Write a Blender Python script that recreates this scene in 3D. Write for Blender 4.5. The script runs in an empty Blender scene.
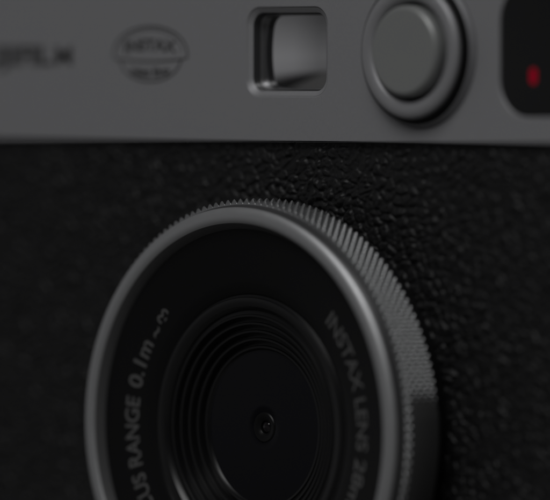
import bpy, math
import numpy as np
from mathutils import Matrix, Vector

# ------------------------------------------------------------------ camera, world, lamps
scene = bpy.context.scene
COL = scene.collection
MM = 0.001
LIFT = 36.0                                # mm, table to lens axis

cd = bpy.data.cameras.new("view_camera")
cam = bpy.data.objects.new("view_camera", cd)
COL.objects.link(cam)
CAM_POS = np.array([563.398, -553.844, 38.048])
CR = np.array([0.7051, 0.7091, 0.0014]); CFW = np.array([-0.7089, 0.7050, -0.0226])
CFW /= np.linalg.norm(CFW); CR -= CFW * CR.dot(CFW); CR /= np.linalg.norm(CR); CU = np.cross(CR, CFW)
m = Matrix.Identity(4)
for i in range(3):
    m[i][0], m[i][1], m[i][2] = CR[i], CU[i], -CFW[i]
    m[i][3] = (CAM_POS[i] + (LIFT if i == 2 else 0)) * MM
cam.matrix_world = m
cd.sensor_fit = 'HORIZONTAL'; cd.sensor_width = 36.0
cd.lens = 7000.6 / 550 * 36
cd.clip_start = 0.05; cd.clip_end = 50
cd.dof.use_dof = True
cd.dof.focus_distance = float((np.array([5.0, 9.5, 32.0]) - CAM_POS).dot(CFW)) * MM
cd.dof.aperture_fstop = 11.0
cd.dof.aperture_blades = 9
scene.camera = cam

world = bpy.data.worlds.new("World"); scene.world = world; world.use_nodes = True
nt = world.node_tree; bg = nt.nodes["Background"]
tc = nt.nodes.new("ShaderNodeTexCoord"); sx = nt.nodes.new("ShaderNodeSeparateXYZ")
rp = nt.nodes.new("ShaderNodeValToRGB")
mr = nt.nodes.new("ShaderNodeMapRange"); mr.inputs[1].default_value = -1; mr.inputs[2].default_value = 1
nt.links.new(tc.outputs["Generated"], sx.inputs[0]); nt.links.new(sx.outputs[2], mr.inputs[0])
nt.links.new(mr.outputs[0], rp.inputs[0]); nt.links.new(rp.outputs[0], bg.inputs[0])
els = rp.color_ramp.elements
els[0].position = 0.0; els[0].color = (.02, .02, .021, 1)
els[1].position = 1.0; els[1].color = (.04, .04, .041, 1)
for pos, v in ((.436, .010), (.447, .15), (.49, .18), (.545, .13), (.60, .08), (.80, .05)):
    e = els.new(pos); e.color = (v, v, v * 1.02, 1)
xr = nt.nodes.new("ShaderNodeValToRGB")
xm = nt.nodes.new("ShaderNodeMapRange"); xm.inputs[1].default_value = -1; xm.inputs[2].default_value = 1
nt.links.new(sx.outputs[0], xm.inputs[0]); nt.links.new(xm.outputs[0], xr.inputs[0])
xe = xr.color_ramp.elements
xe[0].position = .04; xe[0].color = (1, 1, 1, 1); xe[1].position = .80; xe[1].color = (.10, .10, .10, 1)
for pos, v in ((.14, .95), (.24, .62), (.45, .55)):
    e = xe.new(pos); e.color = (v, v, v, 1)
nt.links.new(xr.outputs[0], bg.inputs[1])            # the room is darkest on the right

def softbox(name, loc, target, sx_, sy_, power, col=(1, 1, 1)):
    ld = bpy.data.lights.new(name, 'AREA'); ld.shape = 'RECTANGLE'; ld.size = sx_; ld.size_y = sy_
    ld.energy = power; ld.color = col
    o = bpy.data.objects.new(name, ld); COL.objects.link(o)
    o.location = loc
    d = Vector(target) - Vector(loc)
    o.rotation_euler = d.to_track_quat('-Z', 'Y').to_euler()
    return o
softbox("key_softbox", (0.24, -0.66, 0.90), (0, 0, .06), .6, .55, 3.75)
softbox("upper_fill", (0.52, -0.13, 0.98), (0, 0, .06), .45, .4, .30)  # unseen lamp added to brighten the right of the knurled ring

scene.view_settings.view_transform = 'Standard'; scene.view_settings.look = 'None'
scene.view_settings.exposure = 0.0; scene.view_settings.gamma = 1.0
scene.render.engine = 'CYCLES'
scene.cycles.use_denoising = True
scene.cycles.max_bounces = 8

# ------------------------------------------------------------------ materials
def mat(name, base, rough=.5, metal=0.0, spec=.5, coat=0.0, bump=None, var=None, rvar=None):
    """bump: list of (scale per m, strength, distance mm, detail); var/rvar: (scale, amount) noise on colour / roughness"""
    M = bpy.data.materials.new(name); M.use_nodes = True
    t = M.node_tree; b = t.nodes["Principled BSDF"]; L = t.links
    b.inputs["Base Color"].default_value = (*base, 1); b.inputs["Roughness"].default_value = rough
    b.inputs["Metallic"].default_value = metal; b.inputs["Specular IOR Level"].default_value = spec
    b.inputs["Coat Weight"].default_value = coat
    co = t.nodes.new("ShaderNodeTexCoord").outputs["Object"]
    def noise(sc, det=3):
        n = t.nodes.new("ShaderNodeTexNoise"); n.inputs["Scale"].default_value = sc
        n.inputs["Detail"].default_value = det; L.new(co, n.inputs["Vector"]); return n.outputs["Fac"]
    if var:
        mx = t.nodes.new("ShaderNodeMix"); mx.data_type = 'RGBA'
        mx.inputs[6].default_value = (*[c * (1 - var[1]) for c in base], 1)
        mx.inputs[7].default_value = (*[min(1, c * (1 + var[1])) for c in base], 1)
        L.new(noise(var[0]), mx.inputs[0]); L.new(mx.outputs[2], b.inputs["Base Color"])
    if rvar:
        r = t.nodes.new("ShaderNodeMapRange"); r.inputs[3].default_value = rough - rvar[1]; r.inputs[4].default_value = rough + rvar[1]
        L.new(noise(rvar[0]), r.inputs[0]); L.new(r.outputs[0], b.inputs["Roughness"])
    prev = None
    for sc, st, dist, det in (bump or []):
        n = t.nodes.new("ShaderNodeBump"); n.inputs["Strength"].default_value = st
        n.inputs["Distance"].default_value = dist * MM
        L.new(noise(sc, det), n.inputs["Height"])
        if prev: L.new(prev, n.inputs["Normal"])
        prev = n.outputs["Normal"]
    if prev: L.new(prev, b.inputs["Normal"])
    return M

SILVER = mat("silver_paint", (.405, .405, .42), .46, .40, bump=[(7000, .22, .02, 3)], var=(5200, .10), rvar=(400, .05))
RINGM = mat("satin_aluminium", (.52, .525, .535), .46, .75, bump=[(14000, .10, .02, 2)], rvar=(900, .06))
KNURLM = mat("knurled_aluminium", (.37, .375, .38), .28, .75, bump=[(16000, .15, .02, 2)], var=(1500, .12), rvar=(1200, .08))
CAPM = mat("button_paint", (.335, .343, .338), .40, .3, bump=[(9000, .10, .02, 2)])
LEATHER = mat("black_leather", (.011, .011, .0115), .50, spec=.42, bump=[(3500, .35, .05, 4), (14000, .25, .02, 3)], rvar=(700, .08))
BLACKM = mat("black_satin", (.006, .006, .0065), .55, spec=.3, bump=[(12000, .12, .02, 2)])
SECTIONM = mat("smooth_section_dark", (.13, .13, .131), .45, .5, spec=.4, bump=[(9000, .1, .02, 2)])
NECKM = mat("neck_anodised", (.085, .085, .087), .36, .4)
BEVELM = mat("bevel_dark_anodised", (.11, .11, .112), .34, .2)
LENSFACE = mat("lens_face_black", (.007, .007, .0075), .36, spec=.22, bump=[(12000, .10, .02, 2)])
CONEM = mat("cone_black", (.007, .007, .0075), .30, spec=.5, bump=[(12000, .08, .02, 2)])
GLASSM = mat("lens_glass_black", (.004, .004, .006), .16, spec=.16)
BEAD = mat("lens_bead", (.010, .008, .010), .08, spec=.5)
MIRROR = mat("mirror_chrome", (.72, .72, .73), .03, 1.0)
RIMM = mat("mirror_rim_metal", (.30, .30, .305), .42, .9)
BEZEL = mat("mirror_bezel", (.05, .05, .052), .3, .0)
FLASHM = mat("flash_window_black", (.008, .008, .0085), .14, spec=.28)
INKDARK = mat("engraved_dark", (.085, .085, .087), .6)
INKGREY = mat("ring_lettering_grey", (.125, .125, .125), .6)
TABLE = mat("table_dark", (.16, .158, .155), .5, bump=[(900, .2, .1, 4)], var=(30, .2))
LAMP = mat("red_lamp", (.42, .003, .025), .35, spec=.08)
_b = LAMP.node_tree.nodes["Principled BSDF"]
_b.inputs["Emission Color"].default_value = (1, .0, .035, 1); _b.inputs["Emission Strength"].default_value = .062

# ------------------------------------------------------------------ helpers (all in mm)
BASE = np.array([-0.5, 22.0, -36.0])       # base point of the camera, mm

def build(name, verts, faces, material, parent, sharp=30):
    v = (np.asarray(verts, float) - BASE) * MM
    me = bpy.data.meshes.new(name)
    if isinstance(faces, np.ndarray):
        n = len(faces); k = faces.shape[1]
        me.vertices.add(len(v)); me.vertices.foreach_set("co", v.ravel())
        me.loops.add(n * k); me.loops.foreach_set("vertex_index", faces.ravel().astype(np.int32))
        me.polygons.add(n); me.polygons.foreach_set("loop_start", np.arange(0, n * k, k, dtype=np.int32))
        me.update(calc_edges=True)
    else:
        me.from_pydata(v.tolist(), [], [list(map(int, f)) for f in faces]); me.update()
    me.validate()
    me.materials.append(material)
    me.polygons.foreach_set("use_smooth", [True] * len(me.polygons))
    me.set_sharp_from_angle(angle=math.radians(sharp))
    o = bpy.data.objects.new(name, me); COL.objects.link(o)
    if parent is not None: o.parent = parent
    return o

def grid_faces(nu, nv, wrap_u):
    """quads over verts indexed u*nv+v"""
    u = np.arange(nu if wrap_u else nu - 1); v = np.arange(nv - 1)
    U, V = np.meshgrid(u, v, indexing='ij'); U2 = (U + 1) % nu
    return np.stack([U * nv + V, U2 * nv + V, U2 * nv + V + 1, U * nv + V + 1], -1).reshape(-1, 4)

def lathe(profile, cx=0., cz=0., seg=256, cap_end=False):
    """profile of (radius, y); faces turned so that a profile going outward in r and back in y faces the viewer"""
    pr = np.array(profile, float)
    t = np.linspace(0, 2 * np.pi, seg, endpoint=False)
    V = np.stack([cx + pr[None, :, 0] * np.cos(t)[:, None], np.broadcast_to(pr[None, :, 1], (seg, len(pr))),
                  cz + pr[None, :, 0] * np.sin(t)[:, None]], -1).reshape(-1, 3)
    return V, grid_faces(seg, len(pr), True)[:, ::-1]

def rounded(pts, n=8, spread=.35):
    """Chaikin-like rounding of an open profile, keeping the ends"""
    p = np.array(pts, float)
    for _ in range(n):
        q = [p[0]]
        for a, b in zip(p[:-1], p[1:]):
            q += [a * .75 + b * .25, a * .25 + b * .75]
        q.append(p[-1]); p = np.array(q)
    return p

def rrect(x0, x1, z0, z1, r, n=10):
    pts = []
    for cx, cz, a in ((x1 - r, z1 - r, 0), (x0 + r, z1 - r, 90), (x0 + r, z0 + r, 180), (x1 - r, z0 + r, 270)):
        for k in range(n + 1):
            t = math.radians(a + 90 * k / n); pts.append((cx + r * math.cos(t), cz + r * math.sin(t)))
    return np.array(pts)

def from_curve(cu):
    ob = bpy.data.objects.new("tmp", cu); COL.objects.link(ob)
    dg = bpy.context.evaluated_depsgraph_get(); dg.update()
    me = bpy.data.meshes.new_from_object(ob.evaluated_get(dg))
    v = np.array([x.co[:] for x in me.vertices]).reshape(-1, 3); f = [list(p.vertices) for p in me.polygons]
    bpy.data.objects.remove(ob); bpy.data.meshes.remove(me); bpy.data.curves.remove(cu)
    return v, f

def sheet(contours, y_front, thick, bevel=0.0):
    """flat panel with holes, in the XZ plane, its front at y_front"""
    cu = bpy.data.curves.new("tmp", 'CURVE'); cu.dimensions = '2D'; cu.fill_mode = 'BOTH'
    cu.extrude = thick / 2 - bevel; cu.bevel_depth = bevel; cu.bevel_resolution = 3; cu.offset = -bevel
    for c in contours:
        s = cu.splines.new('POLY'); s.points.add(len(c) - 1); s.use_cyclic_u = True
        for p, q in zip(s.points, c): p.co = (q[0], q[1], 0, 1)
    v, f = from_curve(cu)
    return np.stack([v[:, 0], y_front + thick / 2 - v[:, 2], v[:, 1]], -1), f

def text(s, size, spacing=1.0, bold=0.0, depth=.04, res=6):
    cu = bpy.data.curves.new("tmp", 'FONT'); cu.body = s; cu.size = size; cu.space_character = spacing
    cu.offset = bold; cu.extrude = depth; cu.resolution_u = res
    return from_curve(cu)

def ribbon(path, w):
    cu = bpy.data.curves.new("tmp", 'CURVE'); cu.dimensions = '3D'; cu.bevel_depth = w; cu.bevel_resolution = 2
    s = cu.splines.new('POLY'); s.points.add(len(path) - 1)
    for p, q in zip(s.points, path): p.co = (q[0], q[1], 0, 1)
    v, f = from_curve(cu)
    return v * np.array([1, 1, .4]), f

def join(parts):
    V, F, n = [], [], 0
    for v, f in parts:
        V.append(np.asarray(v)); F += [[int(i) + n for i in q] for q in f]; n += len(v)
    return np.concatenate(V), F

# ------------------------------------------------------------------ the surface it rests on
tv = np.array([[-300, -540, -36.2], [620, -540, -36.2], [620, 560, -36.2], [-300, 560, -36.2]], float)
table = build("table_top", tv, np.array([[0, 1, 2, 3]]), TABLE, None)
table["kind"] = "structure"; table.location = (BASE[0] * MM, BASE[1] * MM, 0)

# ------------------------------------------------------------------ the camera
root = bpy.data.objects.new("instant_camera", None); COL.objects.link(root)
root.empty_display_size = .02
root.location = (BASE[0] * MM, BASE[1] * MM, 0)
root["label"] = "silver and black retro instant camera with leather grain front and knurled lens ring"
root["category"] = "camera"

YP = 9.0            # front of the silver plate
YL = 9.65           # mean level of the leather
XL, XR = -54.0, 53.0
ZT, ZS, ZB = 52.0, 32.35, -26.0

def plan(inset=0.0, yf=YP):
    """outline of the body seen from above, from the front left edge round the back to the front right edge"""
    x0, x1, y1, r = -62 + inset, 61 - inset, 36.0 - inset, 8.0 - inset
    pts = [(XL, yf)]
    for cx, cy, a in ((x0 + r, yf + r, 270), (x0 + r, y1 - r, 180), (x1 - r, y1 - r, 90), (x1 - r, yf + r, 0)):
        for k in range(13):
            t = math.radians(a - 90 * k / 12); pts.append((cx + r * math.cos(t), cy + r * math.sin(t)))
    pts.append((XR, yf))
    return np.array(pts)

def shell(z0, z1, yf, inset=0, cap_top=True, cap_bottom=True, bev=.8):
    rows = []
    lv = [(z0, bev), (z0 + bev * .3, bev * .3), (z0 + bev, 0), (z1 - bev, 0), (z1 - bev * .3, bev * .3), (z1, bev)]
    for z, d in lv:
        p = plan(inset + d, yf + d); rows.append(np.c_[p, np.full(len(p), z)])
    n = len(rows[0]); V = np.concatenate(rows); F = []
    for r in range(len(rows) - 1):
        for k in range(n - 1):
            F.append([r * n + k, (r + 1) * n + k, (r + 1) * n + k + 1, r * n + k + 1])
    if cap_top: F.append([(len(rows) - 1) * n + k for k in range(n)][::-1])
    if cap_bottom: F.append(list(range(n)))
    return V, F

# dark body core behind the leather
cv, cf = shell(ZB, ZS - .05, YL + .5, inset=.4, bev=.05)
p = plan(.45, YL + .55)
core = build("body_shell", cv, cf, LEATHER, root)
cv, cf = shell(-36, ZB - .02, YP + .1, bev=.9)
n6 = len(plan())
cf += [[r * n6, (r + 1) * n6, (r + 1) * n6 + n6 - 1, r * n6 + n6 - 1][::-1] for r in range(5)]
build("bottom_plate", cv, cf, SILVER, root)

# --- leather front: a real grained relief
def leather_relief(X, Z, seed=3):
    rng = np.random.default_rng(seed)
    def vnoise(x, z, s, seed2):
        r2 = np.random.default_rng(seed2); g = r2.random((256, 256))
        u, v = x / s, z / s; i, j = np.floor(u).astype(int), np.floor(v).astype(int)
        fu, fv = u - i, v - j; fu = fu * fu * (3 - 2 * fu); fv = fv * fv * (3 - 2 * fv)
        G = lambda a, b: g[a % 256, b % 256]
        return (G(i, j) * (1 - fu) + G(i + 1, j) * fu) * (1 - fv) + (G(i, j + 1) * (1 - fu) + G(i + 1, j + 1) * fu) * fv - .5
    def cells(x, z, s, seed2, stretch=1.25):
        r2 = np.random.default_rng(seed2); J = r2.random((256, 256, 2)); Hh = r2.random((256, 256)); Tl = r2.normal(size=(256, 256, 2))
        u, v = x / (s * stretch), z / s; i, j = np.floor(u).astype(int), np.floor(v).astype(int)
        f1 = np.full(u.shape, 9.); f2 = f1.copy(); h1 = np.zeros(u.shape); tl = np.zeros(u.shape)
        for a in (-2, -1, 0, 1, 2):
            for b in (-2, -1, 0, 1, 2):
                ia, jb = (i + a) % 256, (j + b) % 256
                du = i + a + J[ia, jb, 0] - u; dv = j + b + J[ia, jb, 1] - v
                d = np.sqrt(du * du + dv * dv)
                near = d < f1
                f2 = np.where(near, f1, np.minimum(f2, d)); h1 = np.where(near, Hh[ia, jb], h1)
                tl = np.where(near, -(du * Tl[ia, jb, 0] + dv * Tl[ia, jb, 1]), tl); f1 = np.where(near, d, f1)
        return f2 - f1, h1, tl
    wx = vnoise(X, Z, 2.3, 11) * 1.0 + vnoise(X, Z, .9, 12) * .65
    wz = vnoise(X, Z, 2.1, 13) * 1.0 + vnoise(X, Z, .8, 14) * .65
    e, h, t = cells(X + wx, Z + wz, 1.22, 21, 1.3)
    e2, h2, t2 = cells(X + wz * .7, Z - wx * .7, .62, 22)
    big = np.clip(e / .42, 0, 1); big = big * big * (3 - 2 * big)
    sm = np.clip(e2 / .35, 0, 1)
    H = .16 * big * (.6 + .5 * h) + .060 * t * big + .055 * sm * (.4 + h2) + .05 * vnoise(X, Z, .5, 31) + .02 * vnoise(X, Z, .22, 32)
    return H
xs = np.linspace(XL, XR, 830); zs = np.linspace(ZB, ZS - .1, 455)
Xg, Zg = np.meshgrid(xs, zs, indexing='ij')
Hg = leather_relief(Xg, Zg)
Yg = YL + .22 - Hg * 1.6
build("leather_front", np.stack([Xg, Yg, Zg], -1).reshape(-1, 3), grid_faces(len(xs), len(zs), False), LEATHER, root, sharp=180)

# --- silver top plate: front panel with openings + the shell that wraps round the back
MX0, MX1, MZ0, MZ1 = -7.15, 5.75, 37.55, 47.65
FX0, FX1, FZ0, FZ1 = 32.55, 51.5, 35.3, 49.9
panel = rrect(XL, XR, ZS, ZT - .8, .02, 2)
hole_m = rrect(MX0, MX1, MZ0, MZ1, 2.0, 14)
hole_f = rrect(FX0, FX1, FZ0, FZ1, 4.2, 14)
hole_b = np.array([(20.33 + 8.62 * math.cos(k * math.pi / 64), 42.6 + 8.62 * math.sin(k * math.pi / 64)) for k in range(128)])
pv, pf = sheet([panel, hole_m, hole_f, hole_b], YP, 1.4, bevel=.14)
sv, sf = shell(ZS + .05, ZT, YP, bev=.8)
n6 = len(plan())
sf += [[4 * n6, 5 * n6, 5 * n6 + n6 - 1, 4 * n6 + n6 - 1][::-1]]
top = build("top_plate", *join([(pv, pf), (sv, sf)]), SILVER, root, sharp=35)

# lettering and crest on the plate
def flat_text(s, size, cx, cz, width, bold=0, squash=None, right=None):
    v, f = text(s, size, 1.0, bold)
    w = v[:, 0].max() - v[:, 0].min(); k = width / w
    x = (v[:, 0] - v[:, 0].min()) * k
    x = x + (right - width if right is not None else cx - width / 2)
    z = v[:, 1] - .365 * size + cz                   # capitals centred on cz
    return np.stack([x, YP - .005 - v[:, 2], z], -1), f
build("brand_lettering", *join([flat_text("FUJIFIL", 3.1, 0, 42.35, 14.4, bold=.15, right=-39.75),
                               flat_text("M", 3.1, 0, 42.35, 2.95, bold=.07, right=-36.35)]), INKDARK, top)

CX, CZ = -23.1, 42.45
parts = []
def ell(a, b, t0, t1, dz=0, n=48):
    return [(a * math.cos(math.radians(t0 + (t1 - t0) * k / n)), dz + b * math.sin(math.radians(t0 + (t1 - t0) * k / n))) for k in range(n + 1)]
w = .15
parts.append(ribbon(ell(6.15, 3.15, -12, 192), w))
parts.append(ribbon(ell(5.3, 2.65, 2, 178, .1), w * .5))
parts.append(ribbon([(-5.75 + 11.5 * k / 30, -.62 - .28 * math.cos((k / 15 - 1) * math.pi / 2)) for k in range(31)], w))
parts.append(ribbon(ell(5.1, 2.75, 196, 344, -.45), w))
parts.append(ribbon([(-4.9, -1.2), (-5.15, -.75)], w)); parts.append(ribbon([(4.9, -1.2), (5.15, -.75)], w))
for s, size, wd, zc, arch in (("INSTAX", 1.85, 8.6, .72, .55), ("mini Evo", 1.4, 6.4, -1.85, -.35)):
    v, f = text(s, size, 1.0, .07)
    k = wd / (v[:, 0].max() - v[:, 0].min())
    x = (v[:, 0] - v[:, 0].min()) * k - wd / 2
    z = v[:, 1] - (v[:, 1].max() + v[:, 1].min()) / 2 + zc + arch * (1 - (x / (wd / 2)) ** 2) * (.6 if arch > 0 else 1)
    parts.append((np.stack([x, z, v[:, 2]], -1), f))
ev, ef = join(parts)
build("emblem", np.stack([CX + ev[:, 0], YP - .005 - ev[:, 2], CZ + ev[:, 1]], -1), ef, INKDARK, top)

# --- selfie mirror: chamfered frame, dark recess, convex chrome mirror
def loops(seq, mat_, name, parent, fill=False, sharp=30):
    """seq of (inset, y): rounded rectangles joined into a wall"""
    rows = []
    for ins, y in seq:
        c = rrect(MX0 + ins, MX1 - ins, MZ0 + ins, MZ1 - ins, max(.3, 2.0 - ins * .75), 14)
        rows.append(np.stack([c[:, 0], np.full(len(c), y), c[:, 1]], -1))
    n = len(rows[0]); V = np.stack(rows, 1).reshape(-1, 3)
    return build(name, V, grid_faces(n, len(rows), True)[:, ::-1][:, ::-1], mat_, parent, sharp)
bez = loops([(.02, 9.10), (.12, 9.16), (.50, 9.42), (.58, 9.48)], SILVER, "mirror_frame", root)
loops([(.58, 9.47), (.62, 9.6), (.72, 11.2)], BEZEL, "recess_wall", bez)
# convex mirror
nx, nz = 60, 48
gx = np.linspace(-1, 1, nx); gz = np.linspace(-1, 1, nz); GX, GZ = np.meshgrid(gx, gz, indexing='ij')
hx, hz = (MX1 - MX0) / 2 - .68, (MZ1 - MZ0) / 2 - .68
mx, mz = (MX0 + MX1) / 2, (MZ0 + MZ1) / 2
# map the square on to a rounded square
rr = np.maximum(abs(GX), abs(GZ)); 
PX, PZ = GX * hx, GZ * hz
cr = 1.5
qx, qz = np.maximum(abs(PX) - (hx - cr), 0), np.maximum(abs(PZ) - (hz - cr), 0)
q = np.sqrt(qx ** 2 + qz ** 2); lim = np.maximum(qx, qz)
sc = np.where(q > 1e-9, lim / np.maximum(q, 1e-9), 1)
PX = np.sign(PX) * np.where(abs(PX) > hx - cr, hx - cr + qx * sc, abs(PX))
PZ = np.sign(PZ) * np.where(abs(PZ) > hz - cr, hz - cr + qz * sc, abs(PZ))
RM = 30.0
PY = 10.35 + (PX ** 2 + PZ ** 2) / (2 * RM)
build("selfie_mirror", np.stack([mx + PX, PY, mz + PZ], -1).reshape(-1, 3), grid_faces(nx, nz, False), MIRROR, bez, sharp=180)

loops([(.64, 11.3), (.66, 10.6), (.73, 10.45), (.82, 10.55), (.86, 11.2)], RIMM, "mirror_rim", bez, sharp=60)

# --- flash window with the red self-timer lamp
fr = []
for ins, y in ((.03, 9.9), (.03, 9.25), (.12, 9.14), (.4, 9.12)):
    c = rrect(FX0 + ins, FX1 - ins, FZ0 + ins, FZ1 - ins, 4.2 - ins, 14)
    fr.append(np.stack([c[:, 0], np.full(len(c), y), c[:, 1]], -1))
n = len(fr[0]); V = np.stack(fr, 1).reshape(-1, 3)
F = [list(q) for q in grid_faces(n, 4, True)]
F.append([k * 4 + 3 for k in range(n)])
fw = build("flash_window", V, F, FLASHM, root)
lv, lf = sheet([rrect(37.05, 38.08, 38.9, 40.7, .45, 8)], 9.07, .1, .02)
build("timer_lamp", lv, lf, LAMP, fw)

# --- front shutter button
BX, BZ = 20.33, 42.6
col_ = rounded([(5.45, 9.6), (5.48, 8.0), (5.7, 7.25), (6.5, 6.98), (7.25, 7.1), (7.54, 7.36), (7.58, 7.6), (7.5, 7.75)], 2)
but = build("shutter_button", *lathe(col_, BX, BZ, 192), SILVER, root, sharp=60)
cap = [(0, 6.32), (2, 6.30), (4.45, 6.28)] + list(map(tuple, rounded([(4.55, 6.28), (4.75, 6.30), (5.06, 6.58), (5.13, 6.85), (5.14, 9.2)], 2)))
build("button_cap", *lathe(cap, BX, BZ, 192), CAPM, but, sharp=50)
build("button_sleeve", *lathe([(7.4, 7.66), (7.92, 7.70), (7.99, 7.80), (7.99, 9.45), (8.2, 9.5)], BX, BZ, 128), BLACKM, but)
build("button_flange", *lathe(rounded([(8.1, 9.8), (8.12, 8.8), (8.16, 8.42), (8.36, 8.34), (8.46, 8.6), (8.50, 9.0), (8.50, 10.2)], 2), BX, BZ, 192), SILVER, but, sharp=60)
build("button_gap", *lathe([(5.19, 8.9), (5.48, 8.9)], BX, BZ, 96), BLACKM, but)

# --- lens
bar = build("lens_barrel", *lathe([(16.6, 3.2), (22.0, 2.6), (24.5, 2.4), (24.55, .35), (24.5, 1.6), (24.5, 6.6), (24.2, 6.8), (24.1, 10.2)], seg=256), BLACKM, root)
build("bevel_ring", *lathe([(22.4, 1.6), (22.45, 1.4), (23.16, .36), (23.24, .27)], seg=384), BEVELM, bar, sharp=50)
ringp = [(23.2, .6), (23.22, .25)] + list(map(tuple, rounded([(23.24, .22), (23.5, .06), (23.95, .0), (24.4, .07), (24.8, .28), (25.0, .52), (25.0, .62)], 3))) + [(24.5, .66)]
build("neck_ring", *lathe([(24.5, .64), (24.92, .67), (24.98, .70), (25.3, 1.58), (25.2, 1.64)], seg=384), NECKM, bar, sharp=50)
build("front_ring", *lathe(ringp, seg=384), RINGM, bar, sharp=50)

# knurled grip ring: real diamond teeth
NT = 163; PER = 16; NU = NT * PER
y0, y1, NV = 1.62, 6.62, 100
th = np.linspace(0, 2 * np.pi, NU, endpoint=False)
yy = np.linspace(y0, y1, NV)
TH, YY = np.meshgrid(th, yy, indexing='ij')
a = TH * NT / (2 * np.pi); b = (YY - y0) / 1.08
tri = lambda x: 1 - 2 * abs((x % 1) - .5)
cross = .28 + .72 * tri(a + b)
hh = np.minimum(cross, tri(a - b)) * .4 + .6 * np.sqrt(cross * tri(a - b))
hh = np.minimum(hh, .93) / .93
R = 25.36 + .62 * hh
R = np.minimum(R, 25.84 + (YY - y0) * .8)            # turned chamfer at the front edge
R = np.minimum(R, 25.55 + (y1 - YY) * 1.3)
da = np.degrees((TH + np.pi) % (2 * np.pi) - np.pi)
fd = np.clip((da - 5) / 7, 0, 1) * (da > 0) + (da <= 0) * (YY < 2.15)
R = np.where((da > 0) & (da < 12) & (YY > 2.15), 25.70 + (R - 25.70) * (.30 + .70 * fd), R)
R = np.where((da < 5.0) & (da > -61.8) & (YY > 2.15), np.minimum(R, 25.4), R)       # lowered under the smooth section
rows = [np.stack([R * np.cos(TH), YY, R * np.sin(TH)], -1)]
def rim_row(r, y): return np.stack([r * np.cos(th), np.full(NU, y), r * np.sin(th)], -1)[:, None]
G = np.concatenate([rim_row(24.9, 1.62), rim_row(25.3, 1.61)] + rows + [rim_row(25.2, 6.66), rim_row(24.4, 6.70)], 1)
build("grip_ring", G.reshape(-1, 3), grid_faces(NU, G.shape[1], True)[:, ::-1], KNURLM, bar, sharp=78)

# smooth, darker section laid over the right and lower right of the grip ring
pd = np.linspace(15.0, -62, 120); pp = [(25.2, 2.1), (25.6, 2.12), (25.84, 2.2), (25.92, 2.4), (25.96, 4.4), (25.92, 6.2), (25.84, 6.5), (25.3, 6.6)]
PV = np.stack([[[(r - .55 * np.clip((q - 4.0) / 11, 0, 1) ** 1.3) * math.cos(math.radians(q)), y, (r - .55 * np.clip((q - 4.0) / 11, 0, 1) ** 1.3) * math.sin(math.radians(q))] for r, y in pp] for q in pd]).reshape(-1, 3)
pt = pd
PF = [list(q) for q in grid_faces(len(pt), len(pp), False)] + [list(range(len(pp)))]
build("smooth_section", PV, PF, SECTIONM, bar)

# lens name ring, stepped cone, front glass
face = [(14.9, 2.9), (15.0, 2.6), (15.4, 2.35), (16.2, 2.12), (16.8, 2.02), (22.5, 1.27)]
lf_ = build("name_ring", *lathe([tuple(q) for q in rounded(face, 2)], seg=256), LENSFACE, bar, sharp=50)
cone = [(8.7, 5.0), (8.75, 4.78)]
for r0, yb in ((8.9, 4.72), (9.8, 4.25), (10.7, 3.78), (11.6, 3.32), (12.5, 2.9)):
    cone += [(r0, yb - .10), (r0 + .10, yb - .28), (r0 + .32, yb - .30), (r0 + .42, yb - .12), (r0 + .80, yb - .02)]
cone += [(13.45, 2.62), (13.8, 2.32), (14.3, 2.2), (14.75, 2.22), (14.85, 2.4), (15.2, 2.6)]
build("stepped_cone", *lathe(cone, seg=256), CONEM, bar, sharp=25)
gl = [(1.72, 5.0), (1.74, 4.80)] + [(1.9 + k * .69, 4.76) for k in range(11)]
build("front_glass", *lathe(gl, seg=192), GLASSM, bar)
pin = [(0, 5.35), (.35, 5.33), (.62, 5.25), (.72, 5.22), (.74, 4.98), (.95, 4.82), (1.3, 4.70), (1.6, 4.68), (1.73, 4.8)]
build("aperture_rim", *lathe(pin, seg=96), LENSFACE, bar, sharp=40)
build("lens_bead", *lathe([(0.02, 4.90), (.3, 4.93), (.55, 5.05), (.71, 5.2)], seg=64), BEAD, bar)

def arc_text(s, size, a_start, a_end, rmid, bold=.03):
    """text bent clockwise round the axis, from a_start to a_end degrees"""
    v, f = text(s, size, 1.0, bold, .03)
    x = (v[:, 0] - v[:, 0].min()) / (v[:, 0].max() - v[:, 0].min())
    ang = np.radians(a_start + (a_end - a_start) * x)
    cap = size * .73
    r = rmid - cap / 2 + v[:, 1]
    return np.stack([r * np.cos(ang), 1.295 + (22.1 - r) * .72 / 5.3 - v[:, 2], r * np.sin(ang)], -1), f
T = [arc_text("INSTAX LENS", 2.75, 44.2, -6.0, 18.6),
     arc_text("28mm 1:2.0", 2.75, -9.0, -56.0, 18.6),
     arc_text("FOCUS RANGE", 2.75, 222.5, 170.8, 18.6),
     arc_text("0.1m", 2.75, 167.2, 149.2, 18.6),
     arc_text("~", 2.75, 146.4, 142.2, 18.2),
     arc_text("∞", 2.75, 140.6, 134.6, 18.4)]
build("lens_lettering", *join(T[:2]), INKGREY, lf_)
build("range_lettering", *join(T[2:]), INKGREY, lf_)
